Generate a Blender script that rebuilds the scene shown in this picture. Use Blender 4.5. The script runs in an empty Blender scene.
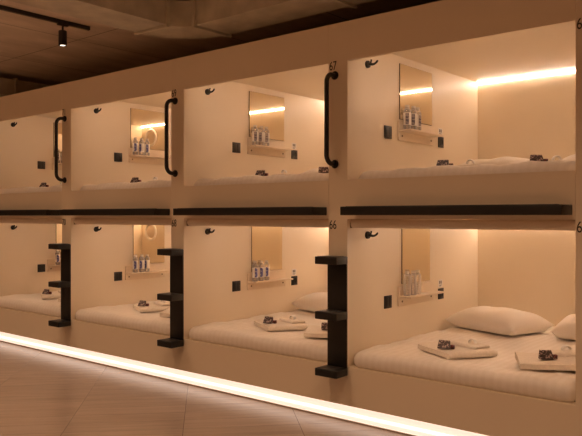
import bpy, bmesh, math, random
from mathutils import Vector, Matrix
random.seed(7)
SC = bpy.context.scene
COL = SC.collection
PI = math.pi
H = 1.43                      # camera height above the floor; z below is measured from the floor

# ------------------------------------------------------------------ materials
def new_mat(name):
    m = bpy.data.materials.new(name); m.use_nodes = True
    nt = m.node_tree
    b = nt.nodes['Principled BSDF']
    return m, nt, b

def paint(name, rgb, rough=0.5, metal=0.0, var=0.0, vscale=6.0, bump=0.0, bscale=80.0, spec=0.5):
    m, nt, b = new_mat(name)
    b.inputs['Base Color'].default_value = (*rgb, 1)
    b.inputs['Roughness'].default_value = rough
    b.inputs['Metallic'].default_value = metal
    b.inputs['Specular IOR Level'].default_value = spec
    tc = nt.nodes.new('ShaderNodeTexCoord')
    if var > 0:
        n = nt.nodes.new('ShaderNodeTexNoise'); n.inputs['Scale'].default_value = vscale
        n.inputs['Detail'].default_value = 5
        nt.links.new(tc.outputs['Object'], n.inputs['Vector'])
        r = nt.nodes.new('ShaderNodeValToRGB')
        r.color_ramp.elements[0].position = 0.3; r.color_ramp.elements[1].position = 0.7
        r.color_ramp.elements[0].color = (*[c * (1 - var) for c in rgb], 1)
        r.color_ramp.elements[1].color = (*[min(1, c * (1 + var)) for c in rgb], 1)
        nt.links.new(n.outputs['Fac'], r.inputs['Fac'])
        nt.links.new(r.outputs['Color'], b.inputs['Base Color'])
    if bump > 0:
        n2 = nt.nodes.new('ShaderNodeTexNoise'); n2.inputs['Scale'].default_value = bscale
        nt.links.new(tc.outputs['Object'], n2.inputs['Vector'])
        bp = nt.nodes.new('ShaderNodeBump'); bp.inputs['Strength'].default_value = bump
        bp.inputs['Distance'].default_value = 0.01
        nt.links.new(n2.outputs['Fac'], bp.inputs['Height'])
        nt.links.new(bp.outputs['Normal'], b.inputs['Normal'])
    return m

def glow(name, rgb, strength):
    m, nt, b = new_mat(name)
    b.inputs['Base Color'].default_value = (0.8, 0.8, 0.8, 1)
    b.inputs['Emission Color'].default_value = (*rgb, 1)
    b.inputs['Emission Strength'].default_value = strength
    return m

WARM = (1.0, 0.755, 0.60)
M = {}
M['laminate'] = paint('cream laminate', (0.85, 0.75, 0.60), 0.42, var=0.012, vscale=3, spec=0.4)
M['shelf'] = paint('beige shelf laminate', (0.80, 0.68, 0.53), 0.4, var=0.02, vscale=12)
M['blind'] = paint('cream blind fabric', (0.80, 0.70, 0.58), 0.7, bump=0.1, bscale=300)
M['black'] = paint('satin black metal', (0.0065, 0.0055, 0.005), 0.45, var=0.2, vscale=30)
M['blackplastic'] = paint('black plastic', (0.028, 0.023, 0.020), 0.42, var=0.15, vscale=40)
M['socketdark'] = paint('socket black', (0.006, 0.006, 0.006), 0.5, var=0.1)
M['screw'] = paint('brass screw', (0.18, 0.12, 0.07), 0.4, metal=0.8, var=0.1)
M['mirror'] = paint('mirror glass', (0.88, 0.80, 0.64), 0.02, metal=1.0)
M['mirroredge'] = paint('mirror edge', (0.22, 0.17, 0.11), 0.25, metal=0.5, var=0.1)
M['white'] = paint('white plastic', (0.90, 0.88, 0.85), 0.4, var=0.02)
M['labelwhite'] = paint('white paper label', (0.86, 0.83, 0.79), 0.6, var=0.02)
M['ink'] = paint('grey ink', (0.10, 0.085, 0.09), 0.6, var=0.1)
M['towel'] = paint('white terry cloth', (0.84, 0.775, 0.69), 0.95, var=0.05, vscale=60, bump=0.25, bscale=160, spec=0.1)
M['pillow'] = paint('white pillow cotton', (0.90, 0.85, 0.79), 0.85, bump=0.15, bscale=25, spec=0.15)
M['cap'] = paint('bottle cap', (0.62, 0.58, 0.54), 0.4, var=0.03)
M['hull'] = paint('duct galvanised', (0.50, 0.47, 0.38), 0.55, metal=0.15, var=0.22, vscale=5, bump=0.05, bscale=20)
M['track'] = paint('dark lamp enamel', (0.022, 0.016, 0.014), 0.45, var=0.15, vscale=20)
M['wall'] = paint('hall wall paint', (0.40, 0.33, 0.26), 0.8, var=0.06, vscale=2)
M['darkwall'] = paint('bare shaft wall', (0.10, 0.085, 0.07), 0.9, var=0.2, vscale=2)
M['alu'] = paint('aluminium profile', (0.30, 0.22, 0.17), 0.4, metal=0.6, var=0.05)
M['led'] = glow('pod light strip', WARM, 50.0)
M['led_dim'] = glow('pod light strip dimmed', WARM, 34.0)
M['ledfill'] = glow('added front fill strip', WARM, 29.0)  # added source, out of sight behind the capsule fronts
M['ledfill_dim'] = glow('added front fill strip dimmed', WARM, 18.0)
M['plinthglow'] = glow('floor light strip', (1.0, 0.745, 0.60), 1.0)
M['basecore'] = glow('floor light strip core', (1.0, 0.80, 0.66), 2.0)
M['lens'] = glow('spot lens', (1.0, 0.86, 0.70), 2.4)
M['hall'] = glow('hall lamp diffuser', (1.0, 0.66, 0.40), 3.0)

def sheet_mat():
    m, nt, b = new_mat('striped satin sheet')
    tc = nt.nodes.new('ShaderNodeTexCoord')
    sx = nt.nodes.new('ShaderNodeSeparateXYZ'); nt.links.new(tc.outputs['Object'], sx.inputs[0])
    mul = nt.nodes.new('ShaderNodeMath'); mul.operation = 'MULTIPLY'; mul.inputs[1].default_value = 2 * PI / 0.052
    nt.links.new(sx.outputs['X'], mul.inputs[0])
    sn = nt.nodes.new('ShaderNodeMath'); sn.operation = 'SINE'; nt.links.new(mul.outputs[0], sn.inputs[0])
    rp = nt.nodes.new('ShaderNodeMapRange'); rp.inputs['From Min'].default_value = -0.35; rp.inputs['From Max'].default_value = 0.35
    nt.links.new(sn.outputs[0], rp.inputs['Value'])
    mix = nt.nodes.new('ShaderNodeMix'); mix.data_type = 'RGBA'
    mix.inputs['A'].default_value = (0.90, 0.85, 0.79, 1); mix.inputs['B'].default_value = (0.875, 0.825, 0.76, 1)
    nt.links.new(rp.outputs[0], mix.inputs['Factor'])
    nt.links.new(mix.outputs['Result'], b.inputs['Base Color'])
    ro = nt.nodes.new('ShaderNodeMapRange'); ro.inputs['To Min'].default_value = 0.5; ro.inputs['To Max'].default_value = 0.85
    nt.links.new(rp.outputs[0], ro.inputs['Value']); nt.links.new(ro.outputs[0], b.inputs['Roughness'])
    b.inputs['Specular IOR Level'].default_value = 0.2
    n = nt.nodes.new('ShaderNodeTexNoise'); n.inputs['Scale'].default_value = 9; n.inputs['Detail'].default_value = 4
    nt.links.new(tc.outputs['Object'], n.inputs['Vector'])
    bp = nt.nodes.new('ShaderNodeBump'); bp.inputs['Strength'].default_value = 0.35; bp.inputs['Distance'].default_value = 0.02
    nt.links.new(n.outputs['Fac'], bp.inputs['Height']); nt.links.new(bp.outputs['Normal'], b.inputs['Normal'])
    return m
M['sheet'] = sheet_mat()

def bottle_mat():
    m, nt, b = new_mat('clear bottle plastic')
    out = nt.nodes['Material Output']
    b.inputs['Base Color'].default_value = (0.86, 0.84, 0.82, 1); b.inputs['Roughness'].default_value = 0.08
    b.inputs['Specular IOR Level'].default_value = 0.9
    tr = nt.nodes.new('ShaderNodeBsdfTransparent'); tr.inputs[0].default_value = (0.95, 0.94, 0.93, 1)
    lw = nt.nodes.new('ShaderNodeLayerWeight'); lw.inputs['Blend'].default_value = 0.32
    mr = nt.nodes.new('ShaderNodeMapRange'); mr.inputs['To Min'].default_value = 0.27; mr.inputs['To Max'].default_value = 0.85
    nt.links.new(lw.outputs['Facing'], mr.inputs['Value'])
    mx = nt.nodes.new('ShaderNodeMixShader')
    nt.links.new(mr.outputs[0], mx.inputs[0]); nt.links.new(tr.outputs[0], mx.inputs[1]); nt.links.new(b.outputs[0], mx.inputs[2])
    nt.links.new(mx.outputs[0], out.inputs['Surface'])
    return m
M['bottle'] = bottle_mat()

def printed(name, base, dark, scale, thresh=0.5):
    """blocky printed pattern: ink marks on a ground colour"""
    m, nt, b = new_mat(name)
    tc = nt.nodes.new('ShaderNodeTexCoord')
    v = nt.nodes.new('ShaderNodeTexVoronoi'); v.distance = 'CHEBYCHEV'; v.inputs['Scale'].default_value = scale
    nt.links.new(tc.outputs['Object'], v.inputs['Vector'])
    sp = nt.nodes.new('ShaderNodeSeparateColor'); nt.links.new(v.outputs['Color'], sp.inputs[0])
    gt = nt.nodes.new('ShaderNodeMath'); gt.operation = 'GREATER_THAN'; gt.inputs[1].default_value = thresh
    nt.links.new(sp.outputs[0], gt.inputs[0])
    mix = nt.nodes.new('ShaderNodeMix'); mix.data_type = 'RGBA'
    mix.inputs['A'].default_value = (*base, 1); mix.inputs['B'].default_value = (*dark, 1)
    nt.links.new(gt.outputs[0], mix.inputs['Factor']); nt.links.new(mix.outputs['Result'], b.inputs['Base Color'])
    b.inputs['Roughness'].default_value = 0.4
    return m
M['labelblue'] = printed('blue printed bottle label', (0.09, 0.10, 0.30), (0.45, 0.46, 0.58), 70, 0.80)
M['labelgrey'] = printed('pale printed bottle label', (0.34, 0.30, 0.29), (0.10, 0.09, 0.12), 90, 0.55)
M['packet'] = printed('dark printed packet', (0.05, 0.030, 0.032), (0.40, 0.30, 0.27), 130, 0.68)
M['packetred'] = printed('red packet side', (0.22, 0.035, 0.035), (0.06, 0.02, 0.02), 110, 0.6)

def floor_mat():
    m, nt, b = new_mat('wood look floor tiles')
    L = nt.links; N = nt.nodes.new
    tc = N('ShaderNodeTexCoord')
    mp = N('ShaderNodeMapping'); mp.inputs['Rotation'].default_value = (0, 0, -math.radians(46.8))
    mp.inputs['Location'].default_value = (3.85, 0.07, 0)
    L.new(tc.outputs['Object'], mp.inputs['Vector'])
    br = N('ShaderNodeTexBrick'); br.offset = 0.0; br.inputs['Scale'].default_value = 1.0
    br.inputs['Brick Width'].default_value = 0.78; br.inputs['Row Height'].default_value = 0.195
    br.inputs['Mortar Size'].default_value = 0.0022; br.inputs['Mortar Smooth'].default_value = 0.2
    br.inputs['Color1'].default_value = (0.0, 0, 0, 1); br.inputs['Color2'].default_value = (1, 1, 1, 1)
    br.inputs['Mortar'].default_value = (0.5, 0.5, 0.5, 1)
    L.new(mp.outputs[0], br.inputs['Vector'])
    st = N('ShaderNodeMapping'); st.inputs['Scale'].default_value = (1.1, 16.0, 1); L.new(mp.outputs[0], st.inputs['Vector'])
    # each plank gets its own grain
    addv = N('ShaderNodeVectorMath'); addv.operation = 'MULTIPLY_ADD'
    addv.inputs[1].default_value = (7, 3, 0)
    L.new(br.outputs['Color'], addv.inputs[0]); L.new(st.outputs[0], addv.inputs[2])
    n = N('ShaderNodeTexNoise'); n.inputs['Scale'].default_value = 1.6; n.inputs['Detail'].default_value = 7; n.inputs['Roughness'].default_value = 0.62
    n.inputs['Distortion'].default_value = 0.5
    L.new(addv.outputs[0], n.inputs['Vector'])
    r = N('ShaderNodeValToRGB')
    e = r.color_ramp.elements
    e[0].position = 0.30; e[0].color = (0.33, 0.25, 0.20, 1)
    e[1].position = 0.68; e[1].color = (0.42, 0.33, 0.27, 1)
    L.new(n.outputs['Fac'], r.inputs['Fac'])
    # slight tone per plank
    tone = N('ShaderNodeMapRange'); tone.inputs['To Min'].default_value = 0.93; tone.inputs['To Max'].default_value = 1.04
    L.new(br.outputs['Color'], tone.inputs['Value'])
    tm = N('ShaderNodeVectorMath'); tm.operation = 'MULTIPLY'
    L.new(r.outputs['Color'], tm.inputs[0]); L.new(tone.outputs[0], tm.inputs[1])
    mix = N('ShaderNodeMix'); mix.data_type = 'RGBA'; mix.inputs['B'].default_value = (0.15, 0.10, 0.075, 1)
    L.new(br.outputs['Fac'], mix.inputs['Factor']); L.new(tm.outputs[0], mix.inputs['A'])
    L.new(mix.outputs['Result'], b.inputs['Base Color'])
    b.inputs['Specular IOR Level'].default_value = 0.28
    rr = N('ShaderNodeMapRange'); rr.inputs['To Min'].default_value = 0.15; rr.inputs['To Max'].default_value = 0.27
    L.new(n.outputs['Fac'], rr.inputs['Value']); L.new(rr.outputs[0], b.inputs['Roughness'])
    bp = N('ShaderNodeBump'); bp.inputs['Strength'].default_value = 0.10; bp.inputs['Distance'].default_value = 0.004
    L.new(n.outputs['Fac'], bp.inputs['Height'])
    b2 = N('ShaderNodeBump'); b2.invert = True; b2.inputs['Strength'].default_value = 0.4; b2.inputs['Distance'].default_value = 0.002
    L.new(br.outputs['Fac'], b2.inputs['Height']); L.new(bp.outputs['Normal'], b2.inputs['Normal'])
    L.new(b2.outputs['Normal'], b.inputs['Normal'])
    return m
M['floor'] = floor_mat()

def concrete_mat():
    m, nt, b = new_mat('board marked concrete')
    L = nt.links; N = nt.nodes.new
    tc = N('ShaderNodeTexCoord')
    mp = N('ShaderNodeMapping'); mp.inputs['Scale'].default_value = (1.6, 0.5, 1); L.new(tc.outputs['Object'], mp.inputs['Vector'])
    n = N('ShaderNodeTexNoise'); n.inputs['Scale'].default_value = 2.2; n.inputs['Detail'].default_value = 8; n.inputs['Roughness'].default_value = 0.65
    L.new(mp.outputs[0], n.inputs['Vector'])
    r = N('ShaderNodeValToRGB'); e = r.color_ramp.elements
    e[0].position = 0.25; e[0].color = (0.46, 0.40, 0.33, 1); e[1].position = 0.75; e[1].color = (0.74, 0.65, 0.55, 1)
    L.new(n.outputs['Fac'], r.inputs['Fac'])
    br = N('ShaderNodeTexBrick'); br.offset = 0.0; br.inputs['Scale'].default_value = 1
    br.inputs['Brick Width'].default_value = 1.22; br.inputs['Row Height'].default_value = 2.44
    br.inputs['Mortar Size'].default_value = 0.006; br.inputs['Mortar Smooth'].default_value = 0.6
    L.new(tc.outputs['Object'], br.inputs['Vector'])
    mix = N('ShaderNodeMix'); mix.data_type = 'RGBA'; mix.inputs['B'].default_value = (0.11, 0.09, 0.07, 1)
    L.new(br.outputs['Fac'], mix.inputs['Factor']); L.new(r.outputs['Color'], mix.inputs['A'])
    L.new(mix.outputs['Result'], b.inputs['Base Color'])
    b.inputs['Roughness'].default_value = 0.85
    bp = N('ShaderNodeBump'); bp.inputs['Strength'].default_value = 0.3; bp.inputs['Distance'].default_value = 0.02
    L.new(n.outputs['Fac'], bp.inputs['Height']); L.new(bp.outputs['Normal'], b.inputs['Normal'])
    return m
M['concrete'] = concrete_mat()

# ------------------------------------------------------------------ mesh helpers
def box(bm, x0, x1, y0, y1, z0, z1, bevel=0.0, seg=2):
    r = bmesh.ops.create_cube(bm, size=1.0)
    vs = r['verts']
    for v in vs:
        v.co = Vector(((x0 + x1) / 2 + v.co.x * (x1 - x0), (y0 + y1) / 2 + v.co.y * (y1 - y0), (z0 + z1) / 2 + v.co.z * (z1 - z0)))
    if bevel > 0:
        es = list({e for v in vs for e in v.link_edges})
        bmesh.ops.bevel(bm, geom=es, offset=bevel, segments=seg, affect='EDGES', profile=0.5)
    return bm

def lathe(bm, prof, axis='Z', center=(0, 0, 0), n=24):
    """prof: list of (radius, height) from one end to the other; closed at the axis where the radius is 0"""
    c = Vector(center)
    def P(r, h, a):
        ca, sa = math.cos(a) * r, math.sin(a) * r
        if axis == 'Z': return c + Vector((ca, sa, h))
        if axis == 'X': return c + Vector((h, ca, sa))
        return c + Vector((sa, h, ca))
    rings = []
    for r, h in prof:
        if r < 1e-6: rings.append([bm.verts.new(P(0, h, 0))])
        else: rings.append([bm.verts.new(P(r, h, 2 * PI * i / n)) for i in range(n)])
    for a, b in zip(rings, rings[1:]):
        for i in range(n):
            j = (i + 1) % n
            if len(a) == 1 and len(b) == 1: continue
            if len(a) == 1: f = [a[0], b[j], b[i]]
            elif len(b) == 1: f = [a[i], a[j], b[0]]
            else: f = [a[i], a[j], b[j], b[i]]
            bm.faces.new(f)
    for ring, flip in ((rings[0], True), (rings[-1], False)):
        if len(ring) > 1:
            bm.faces.new(ring[::-1] if flip else ring)
    bmesh.ops.recalc_face_normals(bm, faces=bm.faces[:])
    return bm

def tube(bm, pts, rad, n=12):
    pts = [Vector(p) for p in pts]
    rads = rad if isinstance(rad, (list, tuple)) else [rad] * len(pts)
    rings = []
    up = None
    for i, p in enumerate(pts):
        t = (pts[min(i + 1, len(pts) - 1)] - pts[max(i - 1, 0)]).normalized()
        if up is None:
            up = t.orthogonal().normalized()
        else:
            up = (up - t * up.dot(t)).normalized()
        s = t.cross(up)
        rings.append([bm.verts.new(p + (up * math.cos(2 * PI * k / n) + s * math.sin(2 * PI * k / n)) * rads[i]) for k in range(n)])
    for a, b in zip(rings, rings[1:]):
        for k in range(n):
            bm.faces.new((a[k], a[(k + 1) % n], b[(k + 1) % n], b[k]))
    bm.faces.new(rings[0][::-1]); bm.faces.new(rings[-1])
    bmesh.ops.recalc_face_normals(bm, faces=bm.faces[:])
    return bm

def fillet(pts, r, seg=8):
    pts = [Vector(p) for p in pts]
    out = [pts[0]]
    for a, b, c in zip(pts, pts[1:], pts[2:]):
        d1 = (a - b).normalized(); d2 = (c - b).normalized()
        ang = d1.angle(d2); d = r / math.tan(ang / 2)
        p1 = b + d1 * d; p2 = b + d2 * d
        ctr = b + (d1 + d2).normalized() * (r / math.sin(ang / 2))
        v1 = p1 - ctr; v2 = p2 - ctr; tot = v1.angle(v2); ax = v1.cross(v2).normalized()
        for k in range(seg + 1):
            out.append(ctr + Matrix.Rotation(tot * k / seg, 3, ax) @ v1)
    out.append(pts[-1])
    return out

def build(name, bm, mat, parent=None, loc=None, smooth=False, angle=40):
    me = bpy.data.meshes.new(name)
    bm.to_mesh(me); bm.free()
    me.materials.append(mat)
    if smooth:
        for p in me.polygons: p.use_smooth = True
        me.set_sharp_from_angle(angle=math.radians(angle))
    o = bpy.data.objects.new(name, me)
    COL.objects.link(o)
    if parent: o.parent = parent
    if loc: o.location = loc
    return o

def one(name, shape, mat, parent=None, **k):
    bm = bmesh.new(); shape(bm)
    return build(name, bm, mat, parent, **k)

def bx(name, mat, parent, x0, x1, y0, y1, z0, z1, bevel=0.0, seg=2):
    bm = bmesh.new(); box(bm, x0, x1, y0, y1, z0, z1, bevel, seg)
    return build(name, bm, mat, parent, smooth=bevel > 0, angle=50)

def thing(name, loc, rz=0.0):
    o = bpy.data.objects.new(name, None); COL.objects.link(o)
    o.location = loc; o.rotation_euler = (0, 0, rz); o.empty_display_size = 0.05
    return o

def tag(o, label, cat, group=None):
    o['label'] = label; o['category'] = cat
    if group: o['group'] = group
    return o

def struct(o):
    o['kind'] = 'structure'; return o

def dup(root, loc, rz=None):
    r = root.copy(); COL.objects.link(r); r.location = loc
    if rz is not None: r.rotation_euler = (0, 0, rz)
    for ch in list(root.children):
        c = ch.copy(); COL.objects.link(c); c.parent = r
        for g in list(ch.children):
            d = g.copy(); COL.objects.link(d); d.parent = c
    return r

def text_mesh(name, txt, size, mat, parent, loc, xscale=0.8):
    cu = bpy.data.curves.new('txt', 'FONT'); cu.body = txt; cu.size = size; cu.extrude = 0.0008
    cu.align_x = 'LEFT'
    t = bpy.data.objects.new('txt', cu); COL.objects.link(t)
    bpy.context.view_layer.update()
    dg = bpy.context.evaluated_depsgraph_get()
    me = bpy.data.meshes.new_from_object(t.evaluated_get(dg))
    bpy.data.objects.remove(t); bpy.data.curves.remove(cu)
    me.name = name
    me.transform(Matrix.Diagonal((xscale, 1, 1, 1)))
    me.transform(Matrix.Rotation(PI / 2, 4, 'X'))
    me.materials.clear(); me.materials.append(mat)
    o = bpy.data.objects.new(name, me); COL.objects.link(o)
    o.parent = parent; o.location = loc
    return o

# ------------------------------------------------------------------ room
CEIL = H + 1.72
X0R, X1R, Y0R, Y1R = -13.0, 3.2, -6.2, 2.62
struct(bx('floor', M['floor'], None, X0R, X1R, Y0R, Y1R, -0.1, 0.0))
struct(bx('ceiling', M['concrete'], None, X0R, X1R, Y0R, Y1R, CEIL, CEIL + 0.2))
struct(bx('wall_back', M['darkwall'], None, X0R, X1R, Y1R, Y1R + 0.15, 0, CEIL))
struct(bx('wall_front', M['wall'], None, X0R, X1R, Y0R - 0.15, Y0R, 0, CEIL))
struct(bx('wall_left', M['wall'], None, X0R - 0.15, X0R, Y0R, Y1R, 0, CEIL))
struct(bx('wall_right', M['wall'], None, X1R, X1R + 0.15, Y0R, Y1R, 0, CEIL))

# ------------------------------------------------------------------ capsules
PITCH, W, PW = 1.6825, 1.5225, 0.16
P = [-1.335 - PITCH * k for k in range(4)]          # left face of the pillar to the right of each bay
DEPTH = 2.05
UP = ['65', '67', '69', '71']; LO = ['64', '66', '68', '70']
TOP = H + 1.325; MID = H - 0.035; BOT = H - 1.317
TIER = 1.26

def capsule(k, upper):
    p = P[k]; xl = p - W
    num = (UP if upper else LO)[k]
    z0, z1 = (MID, TOP) if upper else (BOT, MID)
    ceil = H + (1.203 if upper else -0.058)
    t = thing('sleeping_capsule', (p - W / 2, 0, z0))
    def L(name, mat, x0, x1, y0, y1, a, b, bevel=0.0):
        return bx(name, mat, t, x0 - (p - W / 2), x1 - (p - W / 2), y0, y1, a - z0, b - z0, bevel)
    lam = M['laminate']
    pil = L('partition_wall', lam, p, p + PW, 0, DEPTH, z0, z1)
    if k == 3:
        L('partition_wall', lam, xl - PW, xl, 0, DEPTH, z0, z1)
    if upper:
        L('header_panel', lam, xl, p - 0.0015, 0, 0.03, H + 1.055, TOP)
        L('front_panel', lam, xl, p - 0.0015, 0, 0.03, MID, H + 0.235)
        L('ceiling_panel', lam, xl, p, 0.03, DEPTH, ceil, TOP)
        L('bed_deck', lam, xl, p, 0.03, DEPTH, H - 0.035, H + 0.135)
    else:
        L('front_panel', lam, xl, p, 0, 0.03, BOT, H - 1.05)
        L('ceiling_panel', lam, xl, p, 0.097, DEPTH, ceil, MID)
        L('bed_deck', lam, xl, p, 0.03, DEPTH, BOT, H - 1.05)
    L('rear_wall', lam, xl - (PW if k == 3 else 0), p + PW, DEPTH, DEPTH + 0.04, z0, z1)
    s = L('light_strip', M['led_dim' if k == 3 else 'led'], xl + 0.003, p - 0.003, DEPTH - 0.007, DEPTH - 0.001, ceil - 0.016, ceil - 0.003)
    s['label'] = 'glowing warm white light strip'
    if upper:
        s_fill = L('light_strip', M['ledfill_dim' if k == 3 else 'ledfill'], xl + 0.28, p - 0.20, 0.0305, 0.036, H + 1.110, H + 1.124)
    else:
        s_fill = L('light_strip', M['ledfill_dim' if k == 3 else 'ledfill'], xl + 0.28, p - 0.20, 0.102, 0.107, H - 0.073, H - 0.0585)
    s_fill['label'] = 'added unseen fill strip behind the front panel'  # unseen strip added to brighten the bed front and side walls
    if not upper:
        # roller blind cassette just inside the opening
        bm = bmesh.new()
        lathe(bm, [(0, 0.0045), (0.0305, 0.0045), (0.0305, W - 0.0045), (0, W - 0.0045)], 'X', (-W / 2, 0.062, H - 0.0662 - z0), 20)
        rb = build('roller_blind', bm, M['blind'], t, smooth=True)
        rb['label'] = 'rolled up cream roller blind'
        for sx in (-W / 2, W / 2 - 0.004):
            bm = bmesh.new(); box(bm, sx, sx + 0.004, 0.033, 0.094, H - 0.098 - z0, H - 0.0585 - z0)
            build('blind_bracket', bm, M['screw'], rb)
    zt = (H + 0.992) if upper else (H - 0.108)
    tx = text_mesh('number', num, 0.088, M['black'], t, (p + 0.005 - (p - W / 2), -0.0006, zt + (0.012 if upper else 0.004) - z0), 0.72)
    tx['label'] = 'black painted capsule number'
    pos = ['at the right edge of the frame', 'second bay from the right', 'third bay from the right', 'farthest bay on the left'][k]
    tag(t, '%s cream sleeping capsule numbered %s, %s' % ('upper' if upper else 'lower', num, pos), 'sleeping capsule',
        'cream sleeping capsules stacked in two tiers')
    return t
for k in range(4):
    capsule(k, True); capsule(k, False)

# plinth and floor light strip under the capsules
XL, XR = P[3] - W - PW, P[0] + PW
struct(bx('baseboard_front', M['laminate'], None, XL, XR, 0.045, 0.12, 0, BOT))
fs = thing('floor_light_strip', ((XL + XR) / 2, 0.015, 0))
hw = (XR - XL) / 2
bx('profile', M['alu'], fs, -hw, hw, 0.0, 0.0295, 0.0, 0.005)
bx('base_rail', M['white'], fs, -hw, hw, 0.0, 0.0295, 0.005, 0.011)
d = bx('diffuser', M['plinthglow'], fs, -hw, hw, 0.003, 0.029, 0.011, 0.106, 0.004)  # upper part glows in place of the plinth lit by the strip
bx('glowing_core', M['basecore'], fs, -hw, hw, 0.0005, 0.0028, 0.042, 0.060)['label'] = 'brightest line of the strip'
d['label'] = 'tall glowing diffuser, its glow including the lit plinth band'
tag(fs, 'long glowing warm light strip along the floor under the capsules', 'light strip')

# ------------------------------------------------------------------ bedding
def mattress_mesh(h, ridge, length):
    """rounded slab with soft crown, droopy corners and slightly wavy edges; local origin at bottom centre"""
    lx, ly = (W - 0.02) / 2, length / 2
    rc, re = 0.075, (0.06 if h > 0.12 else 0.05)
    bm = bmesh.new()
    nu, nr = 160, 34
    def sup(a, sx, sy, r):
        # point on rounded rectangle outline at parameter a (perimeter fraction)
        segs = [(2 * (sx - r)), PI * r / 2, 2 * (sy - r), PI * r / 2] * 2
        tot = sum(segs); s = a * tot
        cs = [(sx - r, -sy, 0), None]
        x, y = -(sx - r), -sy
        ang = -PI / 2
        cx = [(sx - r, -(sy - r)), (sx - r, sy - r), (-(sx - r), sy - r), (-(sx - r), -(sy - r))]
        dirs = [(1, 0), (0, 1), (-1, 0), (0, -1)]
        for q in range(4):
            ln = segs[q * 2]
            if s <= ln: return x + dirs[q][0] * s, y + dirs[q][1] * s
            s -= ln; x += dirs[q][0] * ln; y += dirs[q][1] * ln
            al = segs[q * 2 + 1]
            if s <= al:
                a2 = ang + s / r
                return cx[q][0] + r * math.cos(a2), cx[q][1] + r * math.sin(a2)
            s -= al; ang += PI / 2
            x, y = cx[q][0] + r * math.cos(ang), cx[q][1] + r * math.sin(ang)
        return x, y
    prof = [(0.022, 0.0), (0.010, 0.006), (0.003, 0.022), (0.0, 0.045)]
    for i in range(1, 8):
        a = i / 7 * PI / 2
        prof.append((re * (1 - math.cos(a)), 0.05 + (h + ridge - 0.001 - 0.05) * math.sin(a)))
    prof += [(re + 0.04, h + ridge), (re + 0.09, h + ridge * 0.62), (re + 0.14, h + ridge * 0.25), (re + 0.18, h)]
    rings = []
    random.seed(3)
    ph = [random.uniform(0, 6.28) for _ in range(8)]
    for inset, z in prof:
        ring = []
        for i in range(nu):
            x, y = sup(i / nu, lx - inset, ly - inset, max(rc - inset * 0.6, 0.03))
            cd = max(0, (abs(x) / lx)) ** 6 * max(0, (abs(y) / ly)) ** 6
            a = i / nu * 2 * PI
            w = 0.0035 * math.sin(23 * a + ph[0]) + 0.004 * math.sin(9 * a + ph[1]) + 0.002 * math.sin(51 * a + ph[2])
            if z > h:      # the roll along the edge fades out away from the front
                z_ = h + (z - h) * min(1.0, max(0.0, (-y / ly - 0.45) / 0.35))
            else:
                z_ = z
            zz = z_ * (1 - 0.12 * cd) + w * (z / h)
            ring.append(bm.verts.new((x, y, zz)))
        rings.append(ring)
    for a, b in zip(rings, rings[1:]):
        for i in range(nu):
            bm.faces.new((a[i], a[(i + 1) % nu], b[(i + 1) % nu], b[i]))
    last = rings[-1]
    prev = last
    for q in range(1, 9):
        f = 1 - q / 8.5
        ring = []
        for i in range(nu):
            v = last[i].co
            x, y = v.x * f, v.y * f
            z = h + 0.020 * max(0.0, 1 - abs(f - 0.90) / 0.12) ** 1.0 * 0 + 0.003 * math.sin(x * 9 + ph[3]) * math.sin(y * 7 + ph[4])
            ring.append(bm.verts.new((x, y, z)))
        for i in range(nu):
            bm.faces.new((prev[i], prev[(i + 1) % nu], ring[(i + 1) % nu], ring[i]))
        prev = ring
    bm.faces.new(prev)
    bm.faces.new(rings[0][::-1])
    return bm

def pillow_mesh(lx):
    """plump pillow: 0.72 wide (x), 0.46 deep (y), pointed flange corners; origin at the bottom centre"""
    bm = bmesh.new()
    nx, ny = 40, 28
    ly, th = 0.255, 0.113
    grid = {}
    for side in (1, -1):
        for i in range(nx + 1):
            for j in range(ny + 1):
                u = -1 + 2 * i / nx; v = -1 + 2 * j / ny
                edge = (i in (0, nx)) or (j in (0, ny))
                if edge and side == -1: continue
                pin = 1 - 0.075 * (1 - v * v) * abs(u) ** 3
                pin2 = 1 - 0.06 * (1 - u * u) * abs(v) ** 3
                x = u * lx * pin; y = v * ly * pin2
                t = max(0.0, (1 - abs(u) ** 4.5)) ** 0.6 * max(0.0, (1 - abs(v) ** 2.8)) ** 0.62
                wr = 0.003 * math.sin(7 * u + 4 * v) * t + 0.0025 * math.sin(6 * v - 8 * u) * t
                z = side * th * t + (wr if side > 0 else 0)
                if side == -1: z = max(z, -0.05)
                grid[(i, j, side)] = bm.verts.new((x, y, z))
    def g(i, j, s):
        return grid.get((i, j, s)) or grid[(i, j, 1)]
    for s in (1, -1):
        for i in range(nx):
            for j in range(ny):
                f = [g(i, j, s), g(i + 1, j, s), g(i + 1, j + 1, s), g(i, j + 1, s)]
                bm.faces.new(f if s > 0 else f[::-1])
    for v in bm.verts: v.co.z += 0.05
    return bm

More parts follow.
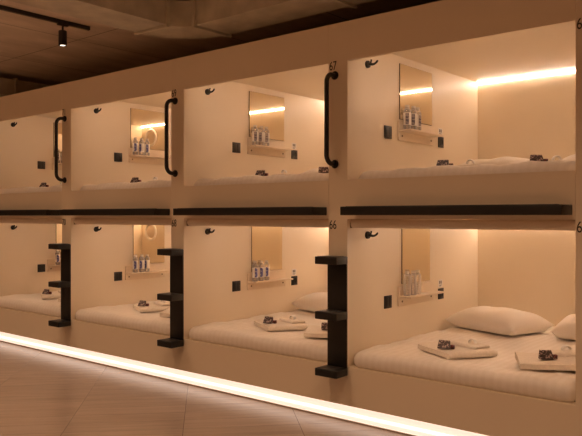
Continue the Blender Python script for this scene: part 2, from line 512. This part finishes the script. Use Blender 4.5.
def folded_mesh(lx, ly, layers, t, seed=1, puff=0.3):
    """cloth folded to lx by ly: stacked layers joined by round folds at alternating ends; origin at bottom centre"""
    rnd = random.Random(seed)
    path = []
    s = lx / 2 - t / 2
    for l in range(layers):
        z = t * (l + 0.5)
        xs = [-s + 2 * s * q / 10 for q in range(11)]
        if l % 2: xs = xs[::-1]
        path += [(x, z) for x in xs]
        if l < layers - 1:
            sgn = 1 if l % 2 == 0 else -1
            for q in range(1, 5):
                a = -PI / 2 + PI * q / 5
                path.append((sgn * (s + math.cos(a) * t * 0.5), z + t * 0.5 + math.sin(a) * t * 0.5))
    # offset outline
    pts = []
    n = len(path); hw_ = t * 0.485
    def nrm(i):
        a = path[max(i - 1, 0)]; b = path[min(i + 1, n - 1)]
        dx, dz = b[0] - a[0], b[1] - a[1]; l = math.hypot(dx, dz) or 1
        return -dz / l, dx / l
    A = []; B = []
    for i in range(n):
        nx_, nz_ = nrm(i)
        A.append((path[i][0] + nx_ * hw_, path[i][1] + nz_ * hw_)); B.append((path[i][0] - nx_ * hw_, path[i][1] - nz_ * hw_))
    bm = bmesh.new()
    m = 10
    ra, rb = [], []
    ph = [rnd.uniform(0, 6) for _ in range(4)]
    for q in range(m + 1):
        v = -1 + 2 * q / m
        y = v * ly / 2
        sq = 1 - 0.22 * abs(v) ** 8
        def V(pt):
            x, z = pt
            w = 0.05 * t * layers * (math.sin(13 * x + ph[0]) + math.sin(9 * y + ph[1])) * (z / (t * layers))
            return bm.verts.new((x + 0.006 * math.sin(7 * y + ph[2]), y + 0.005 * math.sin(11 * x + ph[3]) + (z / (t * layers) - .5) * 0.004, z * sq + w))
        ra.append([V(p_) for p_ in A]); rb.append([V(p_) for p_ in B])
    for q in range(m):
        for i in range(n - 1):
            bm.faces.new((ra[q][i], ra[q][i + 1], ra[q + 1][i + 1], ra[q + 1][i]))
            bm.faces.new((rb[q][i + 1], rb[q][i], rb[q + 1][i], rb[q + 1][i + 1]))
        bm.faces.new((ra[q + 1][0], rb[q + 1][0], rb[q][0], ra[q][0]))
        bm.faces.new((ra[q][-1], rb[q][-1], rb[q + 1][-1], ra[q + 1][-1]))
    for i in range(n - 1):
        bm.faces.new((ra[0][i + 1], ra[0][i], rb[0][i], rb[0][i + 1]))
        bm.faces.new((ra[m][i], ra[m][i + 1], rb[m][i + 1], rb[m][i]))
    bmesh.ops.recalc_face_normals(bm, faces=bm.faces[:])
    lo = min(v.co.z for v in bm.verts)
    for v in bm.verts: v.co.z -= lo
    return bm

def tier_word(upper): return 'upper' if upper else 'lower'

mattress_low = build('mattress', mattress_mesh(0.10, 0.010, DEPTH - 0.02), M['sheet'], smooth=True, angle=80)
mattress0 = build('mattress', mattress_mesh(0.14, 0.026, DEPTH - 0.06), M['sheet'], smooth=True, angle=80)
pillow_short = build('pillow', pillow_mesh(0.305), M['pillow'], smooth=True, angle=75)
pillow0 = build('pillow', pillow_mesh(0.352), M['pillow'], smooth=True, angle=75)
towel0 = build('bath_towel', folded_mesh(0.42, 0.35, 2, 0.0145, 2), M['towel'], smooth=True, angle=60)
towel_low = build('bath_towel', folded_mesh(0.42, 0.35, 2, 0.021, 2), M['towel'], smooth=True, angle=60)
hand0 = build('hand_towel', folded_mesh(0.24, 0.12, 2, 0.0125, 5), M['towel'], smooth=True, angle=60)

# tented dark printed packet: two panels leaning together, red back panel
def packet_proto():
    t = thing('toiletry_packet', (0, 0, 0))
    bm = bmesh.new()
    w, h = 0.042, 0.052
    vs = [(-w, -0.03, 0), (w, -0.03, 0), (w * 0.9, 0.006, h), (-w * 0.9, 0.006, h), (-w, 0.012, 0), (w, 0.012, 0), (w * 0.9, 0.010, h), (-w * 0.9, 0.010, h)]
    v = [bm.verts.new(p) for p in vs]
    for f in ((0, 1, 2, 3), (5, 4, 7, 6), (1, 5, 6, 2), (4, 0, 3, 7), (3, 2, 6, 7), (4, 5, 1, 0)):
        bm.faces.new([v[i] for i in f])
    bmesh.ops.bevel(bm, geom=bm.edges[:], offset=0.003, segments=2, affect='EDGES')
    build('pouch', bm, M['packet'], t, smooth=True)
    bm = bmesh.new(); box(bm, 0.043, 0.070, -0.012, 0.014, 0.0, 0.026, 0.004)
    build('small_sachet', bm, M['packetred'], t, smooth=True)['label'] = 'dark red sachet'
    return t
packet0 = packet_proto()

def soap_proto():
    # curled white wrapped strip lying on the hand towel
    bm = bmesh.new()
    pts = []
    for q in range(15):
        a = -0.2 + q / 14 * PI * 1.15
        pts.append((math.cos(a) * 0.026, 0.004 * q / 14, 0.006 + math.sin(a) * 0.020 + 0.004))
    tube(bm, pts, [0.006] * 15, 8)
    lo = min(v.co.z for v in bm.verts)
    for v in bm.verts: v.co.z -= lo; v.co.y *= 2.4
    return build('wrapped_band', bm, M['white'], smooth=True)
soap0 = soap_proto()

used = set()
def put(proto, loc, rz=0.0):
    if proto.name not in used:
        used.add(proto.name); proto.location = loc; proto.rotation_euler = (0, 0, rz)
        return proto
    return dup(proto, loc, rz)

def ztop(base, x, y, big=False):
    """mattress top height at local offset (soft crown)"""
    lx, ly = (W - 0.02) / 2, (DEPTH - 0.06) / 2
    f = max(abs(x) / (lx - 0.075), abs(y) / (ly - 0.075), 0.06)
    f = min(f, 1.0)
    return base + (0.1485 if not big else 0.1560)

for k in range(4):
    for upper in (True, False):
        num = (UP if upper else LO)[k]; tw = tier_word(upper)
        cx = P[k] - W / 2; cy = 0.03 + 0.01 + (DEPTH - 0.06) / 2 + 0.003
        base = (H + 0.135) if upper else (H - 1.09)
        base += 0.0005
        where = 'in %s capsule %s' % (tw, num)
        mt = put(mattress0, (cx, cy, base)) if upper else put(mattress_low, (cx, 0.006 + (DEPTH - 0.02) / 2, H - 1.0495))
        tag(mt, 'white striped mattress filling the bed %s' % where, 'mattress', 'white striped mattresses in the capsules')
        for s, side in ((-1, 'by the mirror wall'), (1, 'away from the mirror wall')):
            x, y = (-0.345, 0.50) if s < 0 else (0.416, 0.58)
            pl_ = put(pillow0 if s < 0 else pillow_short, (cx + x, cy + y, ztop(base, x, y) + 0.0085), 0.0)
            pl_.rotation_euler = (0.0, 0.0, -0.29 if s < 0 else 0.14)
            tag(pl_, 'plump white pillow %s %s' % (side, where), 'pillow', 'white pillows at the capsule backs')
        spots = [(-0.225, -0.515, -0.56), (0.385, -0.52, 0.50)] if upper else [[(-0.170, -0.60, -0.56), (0.480, -0.625, 0.50)], [(-0.115, -0.535, -0.56), (0.470, -0.60, 0.55)], [(-0.12, -0.51, -0.50), (0.47, -0.60, 0.55)], [(-0.13, -0.54, -0.50), (0.47, -0.60, 0.55)]][k]
        for q, (x, y, rz) in enumerate(spots):
            side = 'nearer the mirror wall' if q == 0 else 'farther from the mirror wall'
            z = ztop(base, x, y, q == 1 and not upper) + (0.001 if q == 0 else 0.0045)
            th = 0.0 if upper else 0.013
            t1 = put(towel0 if upper else towel_low, (cx + x, cy + y, z), rz)
            tag(t1, 'folded bath towel %s %s' % (side, where), 'towel', 'folded bath towels on the beds')
            c, s_ = math.cos(rz), math.sin(rz)
            def off(a, b): return cx + x + a * c - b * s_, cy + y + a * s_ + b * c
            hx, hy = off(0.045, 0.085) if q == 0 else off(0.075, 0.09)
            t2 = put(hand0, (hx, hy, z + th + 0.0315), rz + 0.12)
            tag(t2, 'small hand towel %s %s' % (side, where), 'hand towel', 'hand towels on the bath towels')
            bx_, by_ = off(0.06, -0.125) if q == 0 else off(-0.04, -0.07)
            t3 = put(packet0, (bx_, by_, z + th + 0.0315), (0.25 if q == 0 else 0.75))
            tag(t3, 'dark printed toiletry packet %s %s' % (side, where), 'toiletry packet', 'printed packets on the towels')
            sx_, sy_ = off(0.09, 0.07) if q == 0 else off(0.11, 0.09)
            t4 = put(soap0, (sx_, sy_, z + th + 0.0590), rz + 0.5)
            tag(t4, 'curled white towel band %s %s' % (side, where), 'band', 'white bands on the hand towels')

# ------------------------------------------------------------------ wall fittings (each built once at x = 0 on a wall facing +x)
def mirror_proto(w):
    t = thing('wall_mirror', (0, 0, 0))
    bx('backing', M['mirroredge'], t, 0.0, 0.007, -w, w, 0, 0.425)
    bx('glass', M['mirror'], t, 0.007, 0.010, -w + 0.0015, w - 0.0015, 0.0015, 0.4235)
    return t

def shelf_proto():
    t = thing('wall_shelf', (0, 0, 0))
    bp = bx('back_plate', M['shelf'], t, 0.0, 0.018, -0.265, 0.265, 0.0, 0.15, 0.002)
    bx('ledge', M['shelf'], t, 0.018, 0.118, -0.265, 0.265, 0.066, 0.080, 0.002)
    for y in (-0.225, 0.225):
        bm = bmesh.new(); lathe(bm, [(0, 0.018), (0.008, 0.018), (0.007, 0.021), (0, 0.0215)], 'X', (0, y, 0.035), 14)
        build('screw', bm, M['screw'], bp, smooth=True)
    return t

def bottle_proto(labmat):
    t = thing('water_bottle', (0, 0, 0))
    bm = bmesh.new()
    prof = [(0, 0.0), (0.022, 0.0), (0.0275, 0.004), (0.029, 0.012), (0.029, 0.142), (0.0275, 0.150), (0.021, 0.159), (0.0165, 0.163), (0.0160, 0.168), (0, 0.168)]
    lathe(bm, prof, 'Z', (0, 0, 0), 28)
    build('body', bm, M['bottle'], t, smooth=True, angle=50)
    def wrap(name, r, z0, z1, a0, a1, mat, n=14):
        bm = bmesh.new()
        rows = []
        for rr, z in ((r, z0), (r, z1), (r + 0.0004, z1), (r + 0.0004, z0)):
            rows.append([bm.verts.new((rr * math.cos(a0 + (a1 - a0) * q / n), rr * math.sin(a0 + (a1 - a0) * q / n), z)) for q in range(n + 1)])
        for a, b in zip(rows, rows[1:] + rows[:1]):
            for q in range(n): bm.faces.new((a[q], a[q + 1], b[q + 1], b[q]))
        bmesh.ops.recalc_face_normals(bm, faces=bm.faces[:])
        return build(name, bm, mat, t, smooth=True, angle=50)
    if labmat is None: pass
    else: wrap('paper_label', 0.0293, 0.035, 0.128, -2.2, 1.1, M['labelwhite'])
    if labmat: wrap('printed_panel', 0.0299, 0.038, 0.125, -1.25, -0.35, labmat)
    bm = bmesh.new(); lathe(bm, [(0, 0.1685), (0.0165, 0.1685), (0.0172, 0.172), (0.0170, 0.184), (0.015, 0.187), (0, 0.187)], 'Z', (0, 0, 0), 20)
    build('cap', bm, M['cap'], t, smooth=True)
    return t

def switch_proto():
    t = thing('light_switch', (0, 0, 0))
    bx('plate', M['blackplastic'], t, 0, 0.009, -0.05, 0.05, -0.047, 0.047, 0.003)
    bx('rocker', M['blackplastic'], t, 0.0092, 0.0135, -0.034, -0.001, -0.034, 0.034, 0.002)
    bx('rocker', M['blackplastic'], t, 0.0092, 0.0135, 0.001, 0.034, -0.034, 0.034, 0.002)
    return t

def outlet_proto():
    t = thing('power_outlet', (0, 0, 0))
    pl_ = bx('plate', M['blackplastic'], t, 0, 0.009, -0.045, 0.045, -0.045, 0.045, 0.003)
    bm = bmesh.new()
    lathe(bm, [(0, 0.0092), (0.019, 0.0092), (0.024, 0.0125), (0.0255, 0.0125), (0.0265, 0.0092)], 'X', (0, 0, 0), 28)
    build('socket', bm, M['socketdark'], t, smooth=True, angle=30)
    return t

def notice_proto():
    t = thing('notice_sticker', (0, 0, 0))
    bx('card', M['labelwhite'], t, 0, 0.0015, -0.036, 0.036, -0.032, 0.032)
    bx('printed_mark', M['ink'], t, 0.0016, 0.0019, -0.020, -0.004, -0.004, 0.022)
    bx('printed_mark', M['ink'], t, 0.0016, 0.0019, 0.004, 0.020, -0.004, 0.022)
    bx('printed_mark', M['ink'], t, 0.0016, 0.0019, -0.022, 0.022, -0.016, -0.012)
    bx('printed_mark', M['ink'], t, 0.0016, 0.0019, -0.022, 0.014, -0.024, -0.020)
    return t

def hook_proto():
    t = thing('coat_hook', (0, 0, 0))
    bm = bmesh.new()
    lathe(bm, [(0, 0), (0.026, 0), (0.027, 0.004), (0.025, 0.016), (0.016, 0.020), (0, 0.020)], 'X', (0, 0, 0), 28)
    build('rosette', bm, M['black'], t, smooth=True, angle=45)
    bm = bmesh.new()
    pts = [(0.018, 0, 0), (0.035, 0, -0.003), (0.050, 0, -0.005), (0.062, 0, -0.004), (0.074, 0, 0.001), (0.084, 0, 0.009), (0.090, 0, 0.018)]
    tube(bm, pts, [0.011, 0.010, 0.009, 0.008, 0.0075, 0.0075, 0.006], 14)
    build('lower_prong', bm, M['black'], t, smooth=True, angle=60)
    bm = bmesh.new()
    pts = [(0.030, 0, 0.004), (0.034, 0, 0.014), (0.036, 0, 0.022), (0.037, 0, 0.030)]
    tube(bm, pts, [0.007, 0.006, 0.006, 0.0065], 14)
    build('upper_prong', bm, M['black'], t, smooth=True, angle=60)
    return t

def vent_proto():
    # round white ring on a wall facing -y
    t = thing('round_vent', (0, 0, 0))
    bm = bmesh.new()
    prof = [(0.085, 0.0), (0.118, 0.0), (0.122, -0.008), (0.112, -0.022), (0.098, -0.022), (0.085, -0.006)]
    n = 40
    rings = [[bm.verts.new((r * math.sin(2 * PI * i / n), h, r * math.cos(2 * PI * i / n))) for i in range(n)] for r, h in prof]
    for a, b in zip(rings, rings[1:] + rings[:1]):
        for i in range(n): bm.faces.new((a[i], a[(i + 1) % n], b[(i + 1) % n], b[i]))
    bmesh.ops.recalc_face_normals(bm, faces=bm.faces[:])
    build('ring', bm, M['white'], t, smooth=True, angle=40)
    bm = bmesh.new(); lathe(bm, [(0, 0), (0.084, 0), (0.084, -0.006), (0.06, -0.010), (0, -0.010)], 'Y', (0, 0, 0), 32)
    build('disc', bm, M['shelf'], t, smooth=True, angle=40)
    return t

mirror0, shelf0, switch0, outlet0, notice0, hook0, vent0 = mirror_proto(0.2475), shelf_proto(), switch_proto(), outlet_proto(), notice_proto(), hook_proto(), vent_proto()
bottle_pale, bottle_blue, bottle_bare = bottle_proto(M['labelgrey']), bottle_proto(M['labelblue']), bottle_proto(None)
E0 = 0.0004
mirror_low = mirror_proto(0.2150)
DY = [0.0, 0.118, 0.045, 0.150]
SY = [0.0, 0.115, 0.050, 0.150]
for k in range(4):
    for upper in (True, False):
        num = (UP if upper else LO)[k]; tw = tier_word(upper)
        x = P[k] - W + E0
        dz = 0 if upper else -TIER
        where = 'in %s capsule %s' % (tw, num)
        tag(put(mirror0 if upper else mirror_low, (x, 0.926 + DY[k], H + (0.722 if upper else -0.535))), 'frameless rectangular mirror above the bottle shelf %s' % where, 'mirror', 'frameless mirrors in the capsules')
        tag(put(shelf0, (x, 0.918 + DY[k] - (0 if upper else (0, 0, 0.045, 0.06)[k]), H + 0.560 + dz)), 'beige wall shelf carrying three bottles %s' % where, 'shelf', 'beige bottle shelves under the mirrors')
        zl = H + 0.560 + dz + 0.0803
        bp = bottle_blue if (not upper and k > 0) or k == 2 else bottle_pale
        if k == 0 and not upper: bp = bottle_bare
        lab = 'blue label' if bp is bottle_blue else 'pale label' if bp is bottle_pale else 'clear unlabelled'
        for q, w_ in enumerate(('nearest the aisle', 'in the middle of the three', 'deepest in')):
            b_ = put(bp, (x + 0.056 + 0.008 * (q == 1), 0.702 + 0.078 * q + DY[k], zl), random.uniform(-0.5, 0.5))
            tag(b_, '%s bottle %s on shelf %s' % (lab, w_, where), 'bottle', 'water bottles on the mirror shelves')
        tag(put(switch0, (x, 0.512 + SY[k], H + 0.608 + dz)), 'square black double light switch on the side wall %s' % where, 'light switch', 'black light switches')
        tag(put(outlet0, (x, 1.335 + DY[k], H + 0.600 + dz)), 'square black power outlet right of the shelf %s' % where, 'power outlet', 'black power outlets')
        tag(put(notice0, (x, 1.333 + DY[k], H + 0.685 + dz)), 'small white notice above the outlet %s' % where, 'notice', 'white notices above the outlets')
        tag(put(hook0, (x, (0.24, 0.268, 0.29, 0.295)[k], H + (1.066 if upper else -0.150))), 'black two-prong coat hook near the opening %s' % where, 'coat hook', 'black coat hooks')
        tag(put(vent0, (P[k] - 0.20, DEPTH - E0, H + (1.035 if upper else -0.225))), 'round white ring vent high on the rear wall %s' % where, 'vent', 'round vents on the rear walls')

# ------------------------------------------------------------------ bars, handles and step ladders on the front
def bar_proto():
    t = thing('step_ledge', (0, 0, 0))
    x1 = W - 0.076
    bx('tread', M['black'], t, 0, x1, -0.170, -0.0005, 0.0, 0.057, 0.004)
    bx('rubber_strip', M['blackplastic'], t, 0.03, x1 - 0.03, -0.15, -0.12, 0.0572, 0.0595, 0.001)
    return t
bar0 = bar_proto()
for k in range(4):
    o = put(bar0, (P[k] - W + 0.060, 0, H - 0.009))
    tag(o, 'long black step ledge on the front between capsules %s and %s' % (UP[k], LO[k]), 'step ledge', 'black step ledges between the tiers')

def handle_proto():
    t = thing('grab_handle', (0, 0, 0))
    zt, zb = 0.617, 0.0
    pts = fillet([(0, -0.008, zt), (0, -0.098, zt), (0, -0.098, zb), (0, -0.008, zb)], 0.06, 8)
    bm = bmesh.new(); tube(bm, pts, 0.0165, 16)
    build('grip_tube', bm, M['black'], t, smooth=True, angle=60)
    for z in (zt, zb):
        bm = bmesh.new(); lathe(bm, [(0, -0.0005), (0.029, -0.0005), (0.030, -0.006), (0.026, -0.012), (0, -0.012)], 'Y', (0, 0, z), 28)
        build('mounting_flange', bm, M['black'], t, smooth=True, angle=45)
    return t
handle0 = handle_proto()
for k in (1, 2, 3):
    o = put(handle0, (P[k] + 0.055, 0, H + 0.347))
    tag(o, 'black tubular grab handle on the pillar beside capsule %s' % UP[k], 'grab handle', 'black grab handles on the pillars')

def ladder_proto():
    t = thing('step_ladder', (0, 0, 0))
    bx('post', M['black'], t, -0.0015, PW + 0.0015, -0.014, -0.0005, 0.0, 0.81, 0.002)
    for z in (0.0, 0.388, 0.764):
        st = bx('step', M['black'], t, -0.010, PW + 0.014, -0.148, -0.0142, z, z + 0.052, 0.005)
        bx('rubber_pad', M['blackplastic'], st, 0.008, PW - 0.004, -0.142, -0.03, z + 0.0522, z + 0.0545, 0.001)
    return t
ladder0 = ladder_proto()
for k in (1, 2, 3):
    o = put(ladder0, (P[k], 0, H - 1.107))
    tag(o, 'black wall ladder with three block steps on the pillar beside capsule %s' % LO[k], 'ladder', 'black step ladders on the pillars')

# ------------------------------------------------------------------ ceiling services
def duct():
    zb, zt = H + 1.45, H + 1.65
    xi, xo, yi, yo, r = -4.235, -4.60, -0.29, 0.08, 0.135
    t = thing('ventilation_duct', (xi, yi, zb))
    def prism(bm, poly):
        a = [bm.verts.new((x - xi, y - yi, 0)) for x, y in poly]; b = [bm.verts.new((x - xi, y - yi, zt - zb)) for x, y in poly]
        bm.faces.new(a[::-1]); bm.faces.new(b)
        for i in range(len(poly)):
            j = (i + 1) % len(poly); bm.faces.new((a[i], a[j], b[j], b[i]))
        bmesh.ops.recalc_face_normals(bm, faces=bm.faces[:])
    bm = bmesh.new(); prism(bm, [(xo, -6.0), (xi, -6.0), (xi, yi - r), (xo, yi - r)])
    build('aisle_run', bm, M['hull'], t)
    cxr, cyr = xi + r, yi - r
    inner = [(cxr + r * math.cos(a), cyr + r * math.sin(a)) for a in [PI - q / 10 * PI / 2 for q in range(11)]]
    ro = r + (xi - xo)
    ro2 = r + (yo - yi)
    outer = [(cxr + ro * math.cos(a), cyr + ro2 * math.sin(a)) for a in [PI - q / 16 * PI / 2 for q in range(17)]]
    bm = bmesh.new(); prism(bm, inner + outer[::-1])
    build('elbow', bm, M['hull'], t, smooth=True, angle=30)
    bm = bmesh.new(); prism(bm, [(cxr, yi), (cxr, yo), (2.9, yo), (2.9, yi)])
    build('cross_run', bm, M['hull'], t)
    def flange(x0, x1, y0, y1):
        bm = bmesh.new(); box(bm, x0 - xi, x1 - xi, y0 - yi, y1 - yi, -0.02, zt - zb + 0.02, 0.002)
        build('flange', bm, M['hull'], t)
    g = 0.018
    flange(xo - g, xi + g, cyr - 0.03, cyr - 0.001)
    flange(cxr + 0.001, cxr + 0.03, yi - g, yo + g)
    for x in (-2.86, -1.5):
        flange(x - 0.015, x + 0.015, yi - g, yo + g)
    for y in (-1.8, -3.2):
        flange(xo - g, xi + g, y - 0.015, y + 0.015)
    for x, y in ((-3.6, -0.10), (-1.0, -0.10), (-4.42, -2.4), (-4.42, -5.0)):
        bm = bmesh.new(); lathe(bm, [(0, zt - zb), (0.006, zt - zb), (0.006, CEIL - zb), (0, CEIL - zb)], 'Z', (x - xi, y - yi, 0), 8)
        build('hanger_rod', bm, M['hull'], t)
    tag(t, 'grey rectangular ventilation duct turning a corner above the capsules', 'duct')
    # branch duct farther left
    t2 = thing('ventilation_duct', (-8.32, 0.4, zb))
    bm = bmesh.new(); box(bm, -0.18, 0.18, -6.0, 1.9, 0, 0.2)
    build('straight_run', bm, M['hull'], t2)
    for y in (-3.0, 0.06):
        bm = bmesh.new(); box(bm, -0.2, 0.2, y - 0.015, y + 0.015, -0.02, 0.22, 0.002)
        build('flange', bm, M['hull'], t2)
    for y in (-4.0, -1.0, 1.2):
        bm = bmesh.new(); lathe(bm, [(0, 0.2), (0.006, 0.2), (0.006, CEIL - zb), (0, CEIL - zb)], 'Z', (0, y, 0), 8)
        build('hanger_rod', bm, M['hull'], t2)
    tag(t2, 'dark straight duct at the far left above the last capsules', 'duct')
duct()

def track(x, ya, yb):
    t = thing('lighting_track', (x, 0, CEIL))
    bx('rail', M['track'], t, -0.018, 0.018, ya, yb, -0.034, -0.0005, 0.002)
    bx('end_cap', M['track'], t, -0.02, 0.02, yb, yb + 0.006, -0.036, -0.0005, 0.002)
    return t
tag(track(-5.600, -3.9, -0.215), 'dark ceiling lighting track holding a small spotlight', 'lighting track')

def spot_proto():
    t = thing('track_spotlight', (0, 0, 0))         # origin on the underside of the track
    bx('adapter', M['track'], t, -0.016, 0.016, -0.05, 0.05, -0.016, -0.0002, 0.002)
    bm = bmesh.new(); lathe(bm, [(0, -0.060), (0.009, -0.060), (0.009, -0.016), (0, -0.016)], 'Z', (0, 0, 0), 14)
    build('stem', bm, M['track'], t, smooth=True)
    bm = bmesh.new()
    lathe(bm, [(0.0, -0.177), (0.024, -0.177), (0.027, -0.190), (0.035, -0.191), (0.036, -0.185), (0.036, -0.063), (0.033, -0.060), (0, -0.060)], 'Z', (0, 0, 0), 28)
    build('can', bm, M['track'], t, smooth=True, angle=40)
    bm = bmesh.new(); lathe(bm, [(0, -0.1885), (0.0225, -0.1885), (0.023, -0.1775), (0, -0.1775)], 'Z', (0, 0, 0), 24)
    l = build('lens', bm, M['lens'], t, smooth=True, angle=40); l['label'] = 'glowing white lens'
    return t
spot0 = spot_proto()
put(spot0, (-5.600, -0.48, CEIL - 0.034))
tag(spot0, 'small black cylinder spotlight hanging from the track, lit', 'spotlight')

# hall lighting: unseen area lamps added over the aisle to brighten floor and ceiling
hall = [(0.8, -1.9), (-1.4, -1.9), (-3.4, -1.9), (-5.6, -1.9), (-7.4, -1.9), (-9.4, -1.9), (1.2, -4.7), (-1.6, -4.7), (-5.4, -4.7), (-7.6, -4.7), (-10.4, -4.7)]
for i, (x, y) in enumerate(hall):
    li = bpy.data.lights.new('aisle fill', 'AREA'); li.shape = 'RECTANGLE'; li.size = 0.6; li.size_y = 0.3
    li.energy = 13.5 if i < 6 else 44; li.color = (1.0, 0.62, 0.37); li.spread = math.radians(122 if i < 6 else 84)
    lo = bpy.data.objects.new('aisle_fill', li); COL.objects.link(lo); lo.location = (x, y, CEIL - 0.03)
ls = bpy.data.lights.new('spot beam', 'SPOT'); ls.energy = 6; ls.color = (1.0, 0.72, 0.48); ls.spot_size = math.radians(60); ls.spot_blend = 0.8; ls.shadow_soft_size = 0.02
so = bpy.data.objects.new('spot_beam', ls); COL.objects.link(so); so.location = (-5.600, -0.48, CEIL - 0.034 - 0.1925)

w = bpy.data.worlds.new('World'); SC.world = w; w.use_nodes = True
w.node_tree.nodes['Background'].inputs[0].default_value = (0.02, 0.014, 0.009, 1)
w.node_tree.nodes['Background'].inputs[1].default_value = 1.0

# ------------------------------------------------------------------ camera
cam = bpy.data.cameras.new('Camera')
cam.sensor_width = 36; cam.sensor_fit = 'HORIZONTAL'
cam.lens = 697.43 / 582 * 36
cam.shift_y = -1.92 / 582
co = bpy.data.objects.new('Camera', cam); COL.objects.link(co)
co.location = (-0.0803, -3.9208, H - 0.0148)
co.rotation_euler = (PI / 2, 0, PI / 2 - 0.873769)
SC.camera = co
vs = SC.view_settings
vs.view_transform = 'Standard'; vs.look = 'None'; vs.gamma = 1.0; vs.use_curve_mapping = False
vs.exposure = 0.0
SC.cycles.diffuse_bounces = 8; SC.cycles.max_bounces = 14
